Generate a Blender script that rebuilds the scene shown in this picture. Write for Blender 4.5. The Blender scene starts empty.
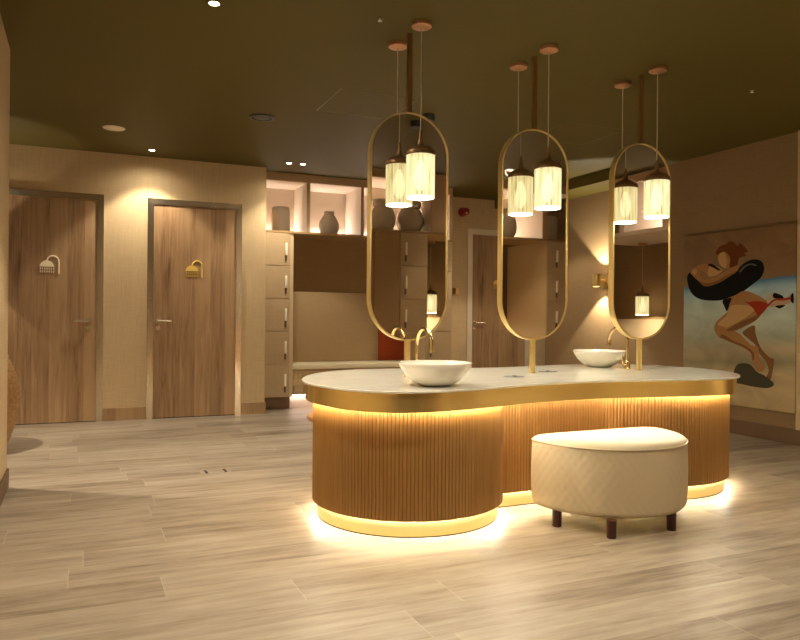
import bpy, bmesh, math, random
from mathutils import Matrix, Vector
random.seed(7)
PI = math.pi
sc = bpy.context.scene
col = sc.collection
CEIL = 2.7015

# ------------------------------------------------------------------ materials
def srgb(r, g, b):
    f = lambda c: (c/255/12.92) if c/255 <= .04045 else ((c/255+.055)/1.055)**2.4
    return (f(r), f(g), f(b), 1)

def new_mat(name):
    m = bpy.data.materials.new(name); m.use_nodes = True
    nt = m.node_tree; b = nt.nodes['Principled BSDF']
    return m, nt, b

def plain(name, colr, rough=.5, metal=0., spec=.5, coat=0.):
    m, nt, b = new_mat(name)
    b.inputs['Base Color'].default_value = colr
    b.inputs['Roughness'].default_value = rough
    b.inputs['Metallic'].default_value = metal
    b.inputs['Specular IOR Level'].default_value = spec
    b.inputs['Coat Weight'].default_value = coat
    return m

def N(nt, t, **kw):
    n = nt.nodes.new(t)
    for k, v in kw.items(): setattr(n, k, v)
    return n

def ramp(nt, stops, interp='LINEAR'):
    r = N(nt, 'ShaderNodeValToRGB'); e = r.color_ramp.elements
    r.color_ramp.interpolation = interp
    while len(e) < len(stops): e.new(.5)
    for i, (p, c) in enumerate(stops):
        e[i].position = p; e[i].color = c
    return r

def mapped(nt, scale, coord='Object'):
    tc = N(nt, 'ShaderNodeTexCoord'); mp = N(nt, 'ShaderNodeMapping')
    mp.inputs['Scale'].default_value = scale
    nt.links.new(tc.outputs[coord], mp.inputs['Vector'])
    return mp

def mix_rgb(nt, blend, fac, a, b):
    m = N(nt, 'ShaderNodeMix', data_type='RGBA', blend_type=blend)
    for sock, v in ((m.inputs[0], fac), (m.inputs[6], a), (m.inputs[7], b)):
        if isinstance(v, bpy.types.NodeSocket): nt.links.new(v, sock)
        else: sock.default_value = v
    return m.outputs[2]

def noise(nt, vec, scale, detail=4., rough=.55, dist=0.):
    n = N(nt, 'ShaderNodeTexNoise')
    n.inputs['Scale'].default_value = scale; n.inputs['Detail'].default_value = detail
    n.inputs['Roughness'].default_value = rough; n.inputs['Distortion'].default_value = dist
    nt.links.new(vec.outputs[0] if hasattr(vec, 'outputs') else vec, n.inputs['Vector'])
    return n

def linen(name, c, var=.10, rough=.75):
    """woven wall covering: fine vertical and horizontal threads"""
    m, nt, b = new_mat(name)
    n1 = noise(nt, mapped(nt, (180, 180, 6)), 1, 2)
    n2 = noise(nt, mapped(nt, (6, 6, 180)), 1, 2)
    add = N(nt, 'ShaderNodeMath', operation='ADD'); nt.links.new(n1.outputs[0], add.inputs[0]); nt.links.new(n2.outputs[0], add.inputs[1])
    lo = tuple(x*(1-var) for x in c[:3])+(1,); hi = tuple(x*(1+var) for x in c[:3])+(1,)
    mr = N(nt, 'ShaderNodeMapRange'); mr.inputs[1].default_value = .7; mr.inputs[2].default_value = 1.3
    nt.links.new(add.outputs[0], mr.inputs[0])
    r = ramp(nt, [(0, lo), (1, hi)]); nt.links.new(mr.outputs[0], r.inputs[0])
    nt.links.new(r.outputs[0], b.inputs['Base Color']); b.inputs['Roughness'].default_value = rough
    b.inputs['Specular IOR Level'].default_value = .25
    bp = N(nt, 'ShaderNodeBump'); bp.inputs['Strength'].default_value = .08; bp.inputs['Distance'].default_value = .002
    nt.links.new(add.outputs[0], bp.inputs['Height']); nt.links.new(bp.outputs[0], b.inputs['Normal'])
    return m

def door_wood(name, dark, mid, light):
    """rustic oak: wide vertical boards (along z) with grain, knots and dark streaks"""
    m, nt, b = new_mat(name)
    tc = N(nt, 'ShaderNodeTexCoord'); sep = N(nt, 'ShaderNodeSeparateXYZ'); nt.links.new(tc.outputs['Object'], sep.inputs[0])
    d = N(nt, 'ShaderNodeMath', operation='DIVIDE'); nt.links.new(sep.outputs[0], d.inputs[0]); d.inputs[1].default_value = .155
    fl = N(nt, 'ShaderNodeMath', operation='FLOOR'); nt.links.new(d.outputs[0], fl.inputs[0])
    wn = N(nt, 'ShaderNodeTexWhiteNoise', noise_dimensions='1D'); nt.links.new(fl.outputs[0], wn.inputs['W'])
    comb = N(nt, 'ShaderNodeCombineXYZ')
    off = N(nt, 'ShaderNodeMath', operation='MULTIPLY_ADD'); nt.links.new(wn.outputs[0], off.inputs[0]); off.inputs[1].default_value = 37; nt.links.new(sep.outputs[2], off.inputs[2])
    nt.links.new(sep.outputs[0], comb.inputs[0]); nt.links.new(sep.outputs[1], comb.inputs[1]); nt.links.new(off.outputs[0], comb.inputs[2])
    mp = N(nt, 'ShaderNodeMapping'); mp.inputs['Scale'].default_value = (11, 11, .9); nt.links.new(comb.outputs[0], mp.inputs[0])
    g = noise(nt, mp, 1.6, 7, .62, .7)
    mp2 = N(nt, 'ShaderNodeMapping'); mp2.inputs['Scale'].default_value = (90, 90, 2.2); nt.links.new(comb.outputs[0], mp2.inputs[0])
    fine = noise(nt, mp2, 1, 3)
    s = N(nt, 'ShaderNodeMath', operation='MULTIPLY_ADD'); nt.links.new(fine.outputs[0], s.inputs[0]); s.inputs[1].default_value = .35; nt.links.new(g.outputs[0], s.inputs[2])
    s2 = N(nt, 'ShaderNodeMath', operation='MULTIPLY_ADD'); nt.links.new(wn.outputs[0], s2.inputs[0]); s2.inputs[1].default_value = .34; nt.links.new(s.outputs[0], s2.inputs[2])
    r = ramp(nt, [(.40, dark), (.66, mid), (1.0, light)])
    nt.links.new(s2.outputs[0], r.inputs[0])
    nt.links.new(r.outputs[0], b.inputs['Base Color'])
    b.inputs['Roughness'].default_value = .5; b.inputs['Specular IOR Level'].default_value = .35
    return m

def floor_planks(name):
    m, nt, b = new_mat(name)
    tc = N(nt, 'ShaderNodeTexCoord'); sep = N(nt, 'ShaderNodeSeparateXYZ'); nt.links.new(tc.outputs['Object'], sep.inputs[0])
    def math_(op, a, c=None, d=None):
        n = N(nt, 'ShaderNodeMath', operation=op)
        for s_, v in zip(n.inputs, (a, c, d)):
            if v is None: continue
            if isinstance(v, bpy.types.NodeSocket): nt.links.new(v, s_)
            else: s_.default_value = v
        return n.outputs[0]
    W, L = .235, 1.45
    vv = math_('DIVIDE', math_('SUBTRACT', sep.outputs[1], 2.165), W)
    row = math_('FLOOR', vv); fv = math_('FRACT', vv)
    wn = N(nt, 'ShaderNodeTexWhiteNoise', noise_dimensions='1D'); nt.links.new(row, wn.inputs['W'])
    uu = math_('ADD', math_('DIVIDE', sep.outputs[0], L), math_('MULTIPLY', wn.outputs[0], 7.3))
    cel = math_('FLOOR', uu); fu = math_('FRACT', uu)
    cid = N(nt, 'ShaderNodeCombineXYZ'); nt.links.new(row, cid.inputs[0]); nt.links.new(cel, cid.inputs[1])
    wn2 = N(nt, 'ShaderNodeTexWhiteNoise', noise_dimensions='2D'); nt.links.new(cid.outputs[0], wn2.inputs['Vector'])
    # grain coordinates shifted per plank
    cg = N(nt, 'ShaderNodeCombineXYZ')
    nt.links.new(math_('MULTIPLY_ADD', wn2.outputs[0], 53., sep.outputs[0]), cg.inputs[0])
    nt.links.new(sep.outputs[1], cg.inputs[1]); nt.links.new(math_('MULTIPLY', wn2.outputs[0], 17.), cg.inputs[2])
    mp = N(nt, 'ShaderNodeMapping'); mp.inputs['Scale'].default_value = (1.1, 13, 1); nt.links.new(cg.outputs[0], mp.inputs[0])
    g = noise(nt, mp, 1.3, 6, .6, .5)
    mp2 = N(nt, 'ShaderNodeMapping'); mp2.inputs['Scale'].default_value = (3, 80, 1); nt.links.new(cg.outputs[0], mp2.inputs[0])
    fine = noise(nt, mp2, 1, 3)
    mp3 = N(nt, 'ShaderNodeMapping'); mp3.inputs['Scale'].default_value = (2.6, 11, 1); nt.links.new(cg.outputs[0], mp3.inputs[0])
    blot = noise(nt, mp3, 1.2, 5, .7)
    t = math_('ADD', math_('MULTIPLY', g.outputs[0], .65), math_('MULTIPLY', fine.outputs[0], .26))
    t = math_('ADD', t, math_('MULTIPLY', math_('SUBTRACT', wn2.outputs[0], .5), .17))
    t = math_('ADD', t, math_('MULTIPLY', math_('SUBTRACT', blot.outputs[0], .5), .5))
    r = ramp(nt, [(.24, (.155, .115, .080, 1)), (.42, (.275, .22, .162, 1)), (.64, (.385, .325, .25, 1))])
    nt.links.new(t, r.inputs[0])
    # seams: a pale thin grout line
    e1 = math_('LESS_THAN', math_('MINIMUM', fv, math_('SUBTRACT', 1., fv)), .0085)
    e2 = math_('LESS_THAN', math_('MINIMUM', fu, math_('SUBTRACT', 1., fu)), .0013)
    seam = math_('MULTIPLY', math_('MAXIMUM', math_('MULTIPLY', e1, .35), e2), .38)
    c = mix_rgb(nt, 'MIX', seam, r.outputs[0], (.56, .47, .34, 1))
    nt.links.new(c, b.inputs['Base Color'])
    b.inputs['Roughness'].default_value = .42; b.inputs['Specular IOR Level'].default_value = .35
    bp = N(nt, 'ShaderNodeBump'); bp.inputs['Strength'].default_value = .12; bp.inputs['Distance'].default_value = .003
    nt.links.new(g.outputs[0], bp.inputs['Height']); nt.links.new(bp.outputs[0], b.inputs['Normal'])
    return m

def brushed(name, c, rough=.28, stretch=(60, 60, 1.5), bump=.03):
    m, nt, b = new_mat(name)
    n = noise(nt, mapped(nt, stretch), 1, 3)
    mr = N(nt, 'ShaderNodeMapRange'); mr.inputs[3].default_value = rough*.75; mr.inputs[4].default_value = rough*1.3
    nt.links.new(n.outputs[0], mr.inputs[0]); nt.links.new(mr.outputs[0], b.inputs['Roughness'])
    b.inputs['Base Color'].default_value = c; b.inputs['Metallic'].default_value = 1
    bp = N(nt, 'ShaderNodeBump'); bp.inputs['Strength'].default_value = bump; bp.inputs['Distance'].default_value = .002
    nt.links.new(n.outputs[0], bp.inputs['Height']); nt.links.new(bp.outputs[0], b.inputs['Normal'])
    return m

def marble(name):
    m, nt, b = new_mat(name)
    mp = mapped(nt, (1, 1.6, 1))
    w = noise(nt, mp, 1.7, 6, .6, 1.8)
    r = ramp(nt, [(.40, (.90, .87, .78, 1)), (.5, (.84, .80, .70, 1)), (.58, (.90, .87, .78, 1))])
    nt.links.new(w.outputs[0], r.inputs[0])
    n2 = noise(nt, mp, 6, 4); c = mix_rgb(nt, 'MULTIPLY', .03, r.outputs[0], n2.outputs[0])
    nt.links.new(c, b.inputs['Base Color'])
    b.inputs['Roughness'].default_value = .06; b.inputs['Specular IOR Level'].default_value = .6
    return m

def fluted_wood(name):
    m, nt, b = new_mat(name)
    n = noise(nt, mapped(nt, (45, 45, 3)), 1, 4)
    r = ramp(nt, [(.3, (.30, .155, .042, 1)), (.7, (.36, .195, .058, 1))])
    nt.links.new(n.outputs[0], r.inputs[0]); nt.links.new(r.outputs[0], b.inputs['Base Color'])
    b.inputs['Roughness'].default_value = .55; b.inputs['Specular IOR Level'].default_value = .3
    return m

def emit(name, c, s):
    m = bpy.data.materials.new(name); m.use_nodes = True; nt = m.node_tree; nt.nodes.clear()
    e = N(nt, 'ShaderNodeEmission'); o = N(nt, 'ShaderNodeOutputMaterial')
    e.inputs[0].default_value = c; e.inputs[1].default_value = s
    nt.links.new(e.outputs[0], o.inputs[0]); return m

def lamp_glass(name, strength):
    """lit streaky art glass: cream with amber and green streaks, hottest round the bulb at mid height"""
    m = bpy.data.materials.new(name); m.use_nodes = True; nt = m.node_tree; nt.nodes.clear()
    n = noise(nt, mapped(nt, (38, 38, 2.5)), 1, 4, .6, .3)
    r = ramp(nt, [(.33, (.30, .32, .08, 1)), (.42, (.82, .72, .32, 1)), (.56, (1, .88, .50, 1)), (.66, (.55, .44, .17, 1))])
    nt.links.new(n.outputs[0], r.inputs[0])
    tc = N(nt, 'ShaderNodeTexCoord'); sep = N(nt, 'ShaderNodeSeparateXYZ'); nt.links.new(tc.outputs['Object'], sep.inputs[0])
    mr = N(nt, 'ShaderNodeMapRange'); mr.inputs[1].default_value = -.15; mr.inputs[2].default_value = .15
    nt.links.new(sep.outputs[2], mr.inputs[0])
    hr = ramp(nt, [(0, (.75,)*3+(1,)), (.38, (1.7,)*3+(1,)), (.62, (1.5,)*3+(1,)), (1, (.5,)*3+(1,))], 'B_SPLINE')
    nt.links.new(mr.outputs[0], hr.inputs[0])
    c = mix_rgb(nt, 'MULTIPLY', 1., r.outputs[0], hr.outputs[0])
    e = N(nt, 'ShaderNodeEmission'); o = N(nt, 'ShaderNodeOutputMaterial')
    nt.links.new(c, e.inputs[0]); e.inputs[1].default_value = strength
    tr = N(nt, 'ShaderNodeBsdfTransparent'); mx = N(nt, 'ShaderNodeMixShader'); mx.inputs[0].default_value = .80
    nt.links.new(tr.outputs[0], mx.inputs[1]); nt.links.new(e.outputs[0], mx.inputs[2])
    nt.links.new(mx.outputs[0], o.inputs[0]); return m

def wicker(name):
    m, nt, b = new_mat(name)
    n = noise(nt, mapped(nt, (30, 30, 60)), 1, 3)
    r = ramp(nt, [(.3, (.34, .18, .07, 1)), (.7, (.56, .34, .15, 1))])
    nt.links.new(n.outputs[0], r.inputs[0]); nt.links.new(r.outputs[0], b.inputs['Base Color'])
    b.inputs['Roughness'].default_value = .6
    return m

def sea_picture(name):
    """the picture's ground: brown sky, a blue line of water, grey green surf and sand"""
    m, nt, b = new_mat(name)
    tc = N(nt, 'ShaderNodeTexCoord'); sep = N(nt, 'ShaderNodeSeparateXYZ'); nt.links.new(tc.outputs['Object'], sep.inputs[0])
    n = noise(nt, mapped(nt, (1, 3.0, 5.5)), 1.3, 6, .6, .4)
    a = N(nt, 'ShaderNodeMath', operation='MULTIPLY_ADD'); nt.links.new(sep.outputs[1], a.inputs[0]); a.inputs[1].default_value = .05; nt.links.new(sep.outputs[2], a.inputs[2])
    low = N(nt, 'ShaderNodeMath', operation='MULTIPLY_ADD'); nt.links.new(n.outputs[0], low.inputs[0]); low.inputs[1].default_value = .02; nt.links.new(a.outputs[0], low.inputs[2])
    mr = N(nt, 'ShaderNodeMapRange'); mr.inputs[2].default_value = 1.65; nt.links.new(low.outputs[0], mr.inputs[0])
    r = ramp(nt, [(0, (.46, .34, .18, 1)), (.17, (.52, .40, .23, 1)), (.23, (.30, .27, .16, 1)), (.30, (.48, .38, .24, 1)),
                  (.38, (.40, .45, .36, 1)), (.48, (.52, .62, .56, 1)), (.57, (.54, .66, .66, 1)), (.64, (.40, .62, .74, 1)),
                  (.686, (.05, .20, .42, 1)), (.695, (.27, .155, .07, 1)), (1, (.22, .12, .05, 1))])
    nt.links.new(mr.outputs[0], r.inputs[0])
    n2 = noise(nt, mapped(nt, (1, 2.2, 4)), 1.3, 4, .55, .6)
    r2 = ramp(nt, [(.35, (.72, .74, .74, 1)), (.65, (1.15, 1.13, 1.08, 1))]); nt.links.new(n2.outputs[0], r2.inputs[0])
    c = mix_rgb(nt, 'MULTIPLY', .75, r.outputs[0], r2.outputs[0])
    nt.links.new(c, b.inputs['Base Color']); b.inputs['Roughness'].default_value = .55
    return m

WALL = (.57, .425, .25, 1)
M = dict(
    wall=linen('linen_wallcovering', WALL), wall_right=linen('linen_wallcovering_shaded', (.265, .172, .085, 1)),  # second one is the same wallcovering, dimmer light darkened into its colour
    pale=plain('pale_paint', (.62, .50, .36, 1), .6), ceil=plain('olive_ceiling_paint', (.094, .071, .010, 1), .65, spec=.3),
    floor=floor_planks('oak_look_plank_tiles'),
    door=door_wood('rustic_oak_door', (.115, .055, .024, 1), (.30, .175, .088, 1), (.44, .28, .15, 1)),
    skirt=door_wood('oak_skirting', (.20, .11, .05, 1), (.33, .20, .10, 1), (.42, .27, .14, 1)),
    dark_skirt=plain('dark_skirting', (.16, .09, .045, 1), .6),
    steel=brushed('brushed_warm_steel', (.78, .68, .54, 1), .24, (25, 25, 1), 0), white_frame=plain('cream_painted_frame', (.70, .60, .46, 1), .45),
    handle_steel=plain('satin_steel', (.75, .66, .54, 1), .25, 1), brass=plain('satin_brass', (.92, .71, .31, 1), .3, .85),
    brass_polished=plain('polished_brass', (.90, .72, .38, 1), .16, 1), brass_band=plain('satin_brass_band', (.96, .75, .30, 1), .24, .9),
    gold_sign=plain('gold_sign', (.80, .56, .13, 1), .4, .15), lit_gold=plain('lit_gold_sign', (1, .88, .68, 1), .4, .1),  # paler copy of the sign gold has the brighter light put into its colour
    copper=plain('copper', (.62, .33, .18, 1), .35, .7), cap=plain('bronze_lamp_cap', (.33, .20, .10, 1), .4, .6),
    pole=plain('dark_brass_pole', (.28, .15, .045, 1), .4, .6), cord=plain('braided_cord', (.58, .50, .36, 1), .6), mirror=plain('mirror_silver', (.80, .74, .65, 1), .015, 1),
    marble=marble('cream_marble'), slats=fluted_wood('fluted_oak'), groove_shade=plain('slat_groove_shade', (.13, .062, .018, 1), .7), ceramic=plain('white_ceramic', (.82, .78, .68, 1), .12, coat=.3),
    leather=plain('cream_leather', (.57, .475, .31, 1), .5), leg=plain('dark_mahogany', (.05, .012, .007, 1), .35),
    tan=plain('tan_leather', (.50, .25, .10, 1), .5), laminate=linen('locker_laminate', (.46, .335, .20, 1), .06, .55),
    laminate_edge=plain('locker_edge', (.58, .44, .27, 1), .5), bone=plain('bone_pull', (.88, .80, .66, 1), .4), dark_metal=plain('dark_brown_metal', (.15, .10, .06, 1), .4, .6),
    niche=plain('niche_paint', (.68, .585, .49, 1), .6), niche_wood=plain('shelf_wood', (.40, .26, .14, 1), .55), stone=plain('taupe_stoneware', (.44, .37, .28, 1), .7),
    cushion=plain('cream_bench_cushion', (.78, .68, .47, 1), .6), weave=linen('bench_weave', (.56, .42, .24, 1), .35), panel=linen('padded_panel', (.42, .29, .155, 1), .06),
    panel_dark=linen('brown_panel', (.34, .215, .10, 1), .06), rust=linen('rust_fabric', (.33, .052, .012, 1), .08), red=plain('red_plastic', (.30, .012, .010, 1), .3),
    black=plain('black_metal', (.012, .012, .013, 1), .4), dark=plain('dark_recess', (.02, .016, .012, 1), .6), grille=plain('grey_grille', (.10, .095, .10, 1), .6), white=plain('white_plastic', (.80, .74, .62, 1), .4),
    hatch=plain('hatch_trim', (.14, .11, .035, 1), .4), wicker=wicker('wicker'), picture=sea_picture('painted_sea'),
    led=emit('warm_led_strip', (1, .89, .66, 1), 60), led_floor=emit('warm_led_strip_floor', (1, .93, .78, 1), 60), led_niche=emit('niche_led_strip', (1, .86, .74, 1), 55),
    led_bench=emit('bench_led_strip', (1, .78, .70, 1), 15), spot_lens=emit('downlight_lens', (1, .86, .66, 1), 18), lamp=lamp_glass('lit_streaky_glass', .78), bulb=emit('lamp_bulb', (1, .84, .55, 1), 7), diffuser=emit('lamp_diffuser', (1, .90, .68, 1), 72), diffuser_bright=emit('alcove_lamp_diffuser', (1, .84, .56, 1), 220), sconce_lens=emit('sconce_lens', (1, .84, .55, 1), 30),
)
PAINT = dict(k=(.006, .006, .007, 1), g=(.10, .10, .10, 1), s=(.40, .205, .085, 1), y=(.56, .34, .15, 1), h=(.15, .045, .012, 1), d=(.23, .11, .042, 1),
             v=(.075, .065, .04, 1), r=(.36, .04, .018, 1), w=(.50, .44, .34, 1), p=(.52, .34, .24, 1))
PM = {k: plain('oil_paint_'+n, PAINT[k], .6, spec=.12) for k, n in zip('kgsyhdvrwp', ('black', 'grey', 'skin', 'light_skin', 'auburn', 'shaded_skin', 'olive', 'red', 'white', 'pink'))}

# ------------------------------------------------------------------ mesh helpers
def BM(): return bmesh.new()

def box(bm, x0, x1, y0, y1, z0, z1, bev=0.):
    vs = [bm.verts.new((x, y, z)) for z in (z0, z1) for x, y in ((x0, y0), (x1, y0), (x1, y1), (x0, y1))]
    fs = [bm.faces.new([vs[i] for i in f]) for f in ((3, 2, 1, 0), (4, 5, 6, 7), (0, 1, 5, 4), (1, 2, 6, 5), (2, 3, 7, 6), (3, 0, 4, 7))]
    if bev > 0:
        es = {e for f in fs for e in f.edges}
        bmesh.ops.bevel(bm, geom=list(es), offset=bev, segments=2, affect='EDGES', profile=.5)
    return bm

def ring_faces(bm, a, b, closed=True):
    n = len(a)
    for i in range(n if closed else n-1):
        j = (i+1) % n
        bm.faces.new((a[i], a[j], b[j], b[i]))

def lathe(bm, prof, seg=32, c=(0, 0, 0), cap0=True, cap1=True):
    """prof: (radius, z) upwards"""
    rings = []
    for r, z in prof:
        rings.append([bm.verts.new((c[0]+r*math.cos(2*PI*i/seg), c[1]+r*math.sin(2*PI*i/seg), c[2]+z)) for i in range(seg)])
    for a, b in zip(rings, rings[1:]): ring_faces(bm, a, b)
    if cap0: bm.faces.new(rings[0][::-1])
    if cap1: bm.faces.new(rings[-1])
    return bm

def cyl_between(bm, p, q, r, seg=16, r2=None):
    p, q = Vector(p), Vector(q); d = (q-p).normalized()
    s = d.orthogonal().normalized(); t = d.cross(s)
    rr = (r, r if r2 is None else r2)
    rings = [[bm.verts.new(o+s*k*math.cos(2*PI*i/seg)+t*k*math.sin(2*PI*i/seg)) for i in range(seg)] for o, k in zip((p, q), rr)]
    ring_faces(bm, rings[0], rings[1]); bm.faces.new(rings[0][::-1]); bm.faces.new(rings[1])
    return bm

def tube(bm, pts, r, seg=14):
    pts = [Vector(p) for p in pts]; rings = []; s = None
    for i, p in enumerate(pts):
        d = (pts[min(i+1, len(pts)-1)]-pts[max(i-1, 0)]).normalized()
        if s is None: s = d.orthogonal().normalized()
        s = (s-d*s.dot(d)).normalized(); t = d.cross(s)
        rad = r[i] if isinstance(r, (list, tuple)) else r
        rings.append([bm.verts.new(p+s*rad*math.cos(2*PI*k/seg)+t*rad*math.sin(2*PI*k/seg)) for k in range(seg)])
    for a, b in zip(rings, rings[1:]): ring_faces(bm, a, b)
    bm.faces.new(rings[0][::-1]); bm.faces.new(rings[-1])
    return bm

def prism(bm, loop, z0, z1, caps=True):
    a = [bm.verts.new((x, y, z0)) for x, y in loop]; b = [bm.verts.new((x, y, z1)) for x, y in loop]
    ring_faces(bm, a, b)
    if caps: bm.faces.new(a[::-1]); bm.faces.new(b)
    return bm

def ring_prism(bm, outer, inner, z0, z1):
    A = [[bm.verts.new((x, y, z)) for x, y in lp] for lp, z in ((outer, z0), (outer, z1), (inner, z1), (inner, z0))]
    for i in range(4): ring_faces(bm, A[i], A[(i+1) % 4])
    return bm

WORLD = {}
def obj(name, bm, mat, parent=None, smooth=False, world=True, angle=40):
    bmesh.ops.recalc_face_normals(bm, faces=bm.faces[:])
    base = WORLD.get(parent.name if parent else None, Matrix.Identity(4))
    if parent and world: bmesh.ops.transform(bm, matrix=base.inverted(), verts=bm.verts[:])
    me = bpy.data.meshes.new(name); bm.to_mesh(me); bm.free()
    for m in (mat if isinstance(mat, (list, tuple)) else [mat]): me.materials.append(m)
    if smooth: me.shade_smooth(); me.set_sharp_from_angle(angle=math.radians(angle))
    o = bpy.data.objects.new(name, me); col.objects.link(o)
    if parent: o.parent = parent
    WORLD[o.name] = base if parent else Matrix.Identity(4)
    return o

def thing(name, label, cat, loc=(0, 0, 0), group=None, rz=0.):
    o = bpy.data.objects.new(name, None); col.objects.link(o)
    o.empty_display_size = .1
    o.location = loc; o.rotation_euler = (0, 0, rz)
    WORLD[o.name] = Matrix.Translation(loc) @ Matrix.Rotation(rz, 4, 'Z')
    o['label'] = label; o['category'] = cat
    if group: o['group'] = group
    return o

def struct(name, bm=None, mat=None, loc=(0, 0, 0), smooth=False):
    if bm is None:
        o = bpy.data.objects.new(name, None); col.objects.link(o); o.location = loc
        WORLD[o.name] = Matrix.Translation(loc)
    else: o = obj(name, bm, mat, smooth=smooth)
    o['kind'] = 'structure'; return o

def dup(root, loc, label, group=None, rz=None):
    r = root.copy(); col.objects.link(r); r.location = loc; r['label'] = label
    if rz is not None: r.rotation_euler = (0, 0, rz)
    if group: r['group'] = group
    for ch in list(root.children):
        c = ch.copy(); col.objects.link(c); c.parent = r
        for g in ch.children:
            d = g.copy(); col.objects.link(d); d.parent = c
    return r

def light(kind, loc, energy, colr, parent=None, name=None, size=.03, angle=98, blend=.15, rot=None):
    L = bpy.data.lights.new(name or kind.lower(), kind); L.energy = energy; L.color = colr
    L.shadow_soft_size = size
    if kind == 'SPOT': L.spot_size = math.radians(angle); L.spot_blend = blend
    o = bpy.data.objects.new(name or 'lamp_light', L); col.objects.link(o)
    p = Vector(loc)
    if parent: p = WORLD[parent.name].inverted() @ p; o.parent = parent
    o.location = p
    if rot: o.rotation_euler = rot
    return o

def catmull(pts, n=8, closed=True):
    out = []; m = len(pts)
    for i in range(m if closed else m-1):
        P = [Vector(pts[(i+k) % m]) if closed else Vector(pts[min(max(i+k, 0), m-1)]) for k in (-1, 0, 1, 2)]
        for j in range(n):
            t = j/n
            out.append(tuple(.5*((2*P[1])+(P[2]-P[0])*t+(2*P[0]-5*P[1]+4*P[2]-P[3])*t*t+(3*P[1]-P[0]-3*P[2]+P[3])*t**3)))
    return out

def resample(loop, n):
    P = [Vector(p) for p in loop]; P.append(P[0]); L = [0]
    for a, b in zip(P, P[1:]): L.append(L[-1]+(b-a).length)
    out = []; k = 0
    for i in range(n):
        s = L[-1]*i/n
        while L[k+1] < s: k += 1
        f = (s-L[k])/max(L[k+1]-L[k], 1e-9); out.append(P[k].lerp(P[k+1], f))
    return out

def normals2(loop):
    n = len(loop); out = []
    area = sum(loop[i].x*loop[(i+1) % n].y-loop[(i+1) % n].x*loop[i].y for i in range(n))
    sg = 1 if area > 0 else -1
    for i in range(n):
        t = (loop[(i+1) % n]-loop[i-1]).normalized(); out.append(Vector((t.y, -t.x))*sg)
    return out

def offset(loop, d):
    return [p+q*d for p, q in zip(loop, normals2(loop))]

# ------------------------------------------------------------------ room shell
X0, X1, Y0, Y1 = -2.8, 7.2, -.95, 8.9
WR = 5.634       # face of the right wall
WB = 7.837       # face of the shower wall
struct('floor', box(BM(), X0, X1, Y0, Y1, -.08, 0), M['floor'])
struct('ceiling', box(BM(), X0, X1, Y0, Y1, CEIL, CEIL+.08), M['ceil'])
# shower wall (end return included)
struct('wall_back', box(BM(), X0, 1.83, WB, 8.62, 0, CEIL), M['wall'])
struct('wall_recess', box(BM(), 1.83, 7.2, 8.62, 8.75, 0, CEIL), M['wall'])
bm = BM(); box(bm, WR, WR+.14, 2.25, 8.0, 0, CEIL)
struct('wall_right', bm, M['wall_right'])
struct('wall_corridor_end', box(BM(), 6.45, 6.55, 8.0, 8.62, 0, CEIL), M['wall'])
struct('wall_left', box(BM(), -.56, -.424, -.8, 5.04, 0, CEIL), M['wall'])
struct('wall_far_left', box(BM(), X0, X0+.1, Y0, WB, 0, CEIL), M['wall'])
struct('wall_front', box(BM(), -.56, 7.2, -.9, -.8, 0, CEIL), M['wall_right'])
# alcove in the right wall near the viewer (seen in the mirrors)
struct('wall_alcove', box(BM(), 6.6, 6.72, -.8, 2.25, 0, CEIL), M['wall_right'])
struct('wall_alcove_end', box(BM(), WR+.14, 6.72, 2.25, 2.37, 0, CEIL), M['wall_right'])
struct('wall_pilaster', box(BM(), WR-.035, WR, 3.4, 4.285, .135, CEIL), M['wall'])
# skirtings
struct('baseboard_back', box(BM(), .185, .60, WB-.012, WB, 0, .128, .003), M['skirt'])
struct('baseboard_back_right', box(BM(), 1.575, 1.842, WB-.012, WB, 0, .128, .003), M['skirt'])
struct('baseboard_right', box(BM(), WR-.015, WR, 2.25, 8.0, 0, .135, .003), M['dark_skirt'])
bm = BM(); box(bm, -.424, -.412, -.8, 5.052, 0, .12, .003); struct('baseboard_left', bm, M['dark_skirt'])
struct('baseboard_recess', box(BM(), 4.26, 4.77, 8.608, 8.62, 0, .128, .003), M['skirt'])
# bulkhead under the ceiling along the far end of the right wall
struct('trim_1', box(BM(), 5.21, WR, 5.9, 8.62, 2.58, CEIL), M['ceil'])
# cream lower panels of the make-up alcoves (mirrors)
struct('trim_2', box(BM(), 6.585, 6.6, -.8, 2.25, 0, 1.07), M['pale'])
struct('trim_3', box(BM(), 3.57, 5.19, -.8, -.785, 0, 1.07), M['pale'])

# ------------------------------------------------------------------ doors
def shower_sign(cx, z0, y, mat, parent):
    bm = BM()
    # pipe: up the right side, arch over to the left, head with drops
    pts = [(.075, .0), (.075, .10)]+[(.023+.052*math.cos(a*PI/12), .122+.053*math.sin(a*PI/12)) for a in range(0, 13)]
    tube(bm, [(cx+x, y-.006, z0+z) for x, z in pts], .0072, 8)
    dome = [(-.094, .068)]+[(-.0295+.064*math.cos(a), .072+.058*math.sin(a)**1.3) for a in [PI*k/14 for k in range(13, 0, -1)]]+[(.035, .068)]
    v1 = [bm.verts.new((cx+x, y-.010, z0+z)) for x, z in dome]; v2 = [bm.verts.new((cx+x, y, z0+z)) for x, z in dome]
    bm.faces.new(v1); bm.faces.new(v2[::-1]); ring_faces(bm, v1, v2)
    o = obj('shower_sign', bm, mat, parent, True)
    bm = BM()
    for k in range(7):
        for j in range(2):
            x = cx-.090+k*.0195; box(bm, x, x+.0075, y-.008, y, z0+.040-j*.029, z0+.059-j*.029)
    obj('water_drops', bm, mat, o)

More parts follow.
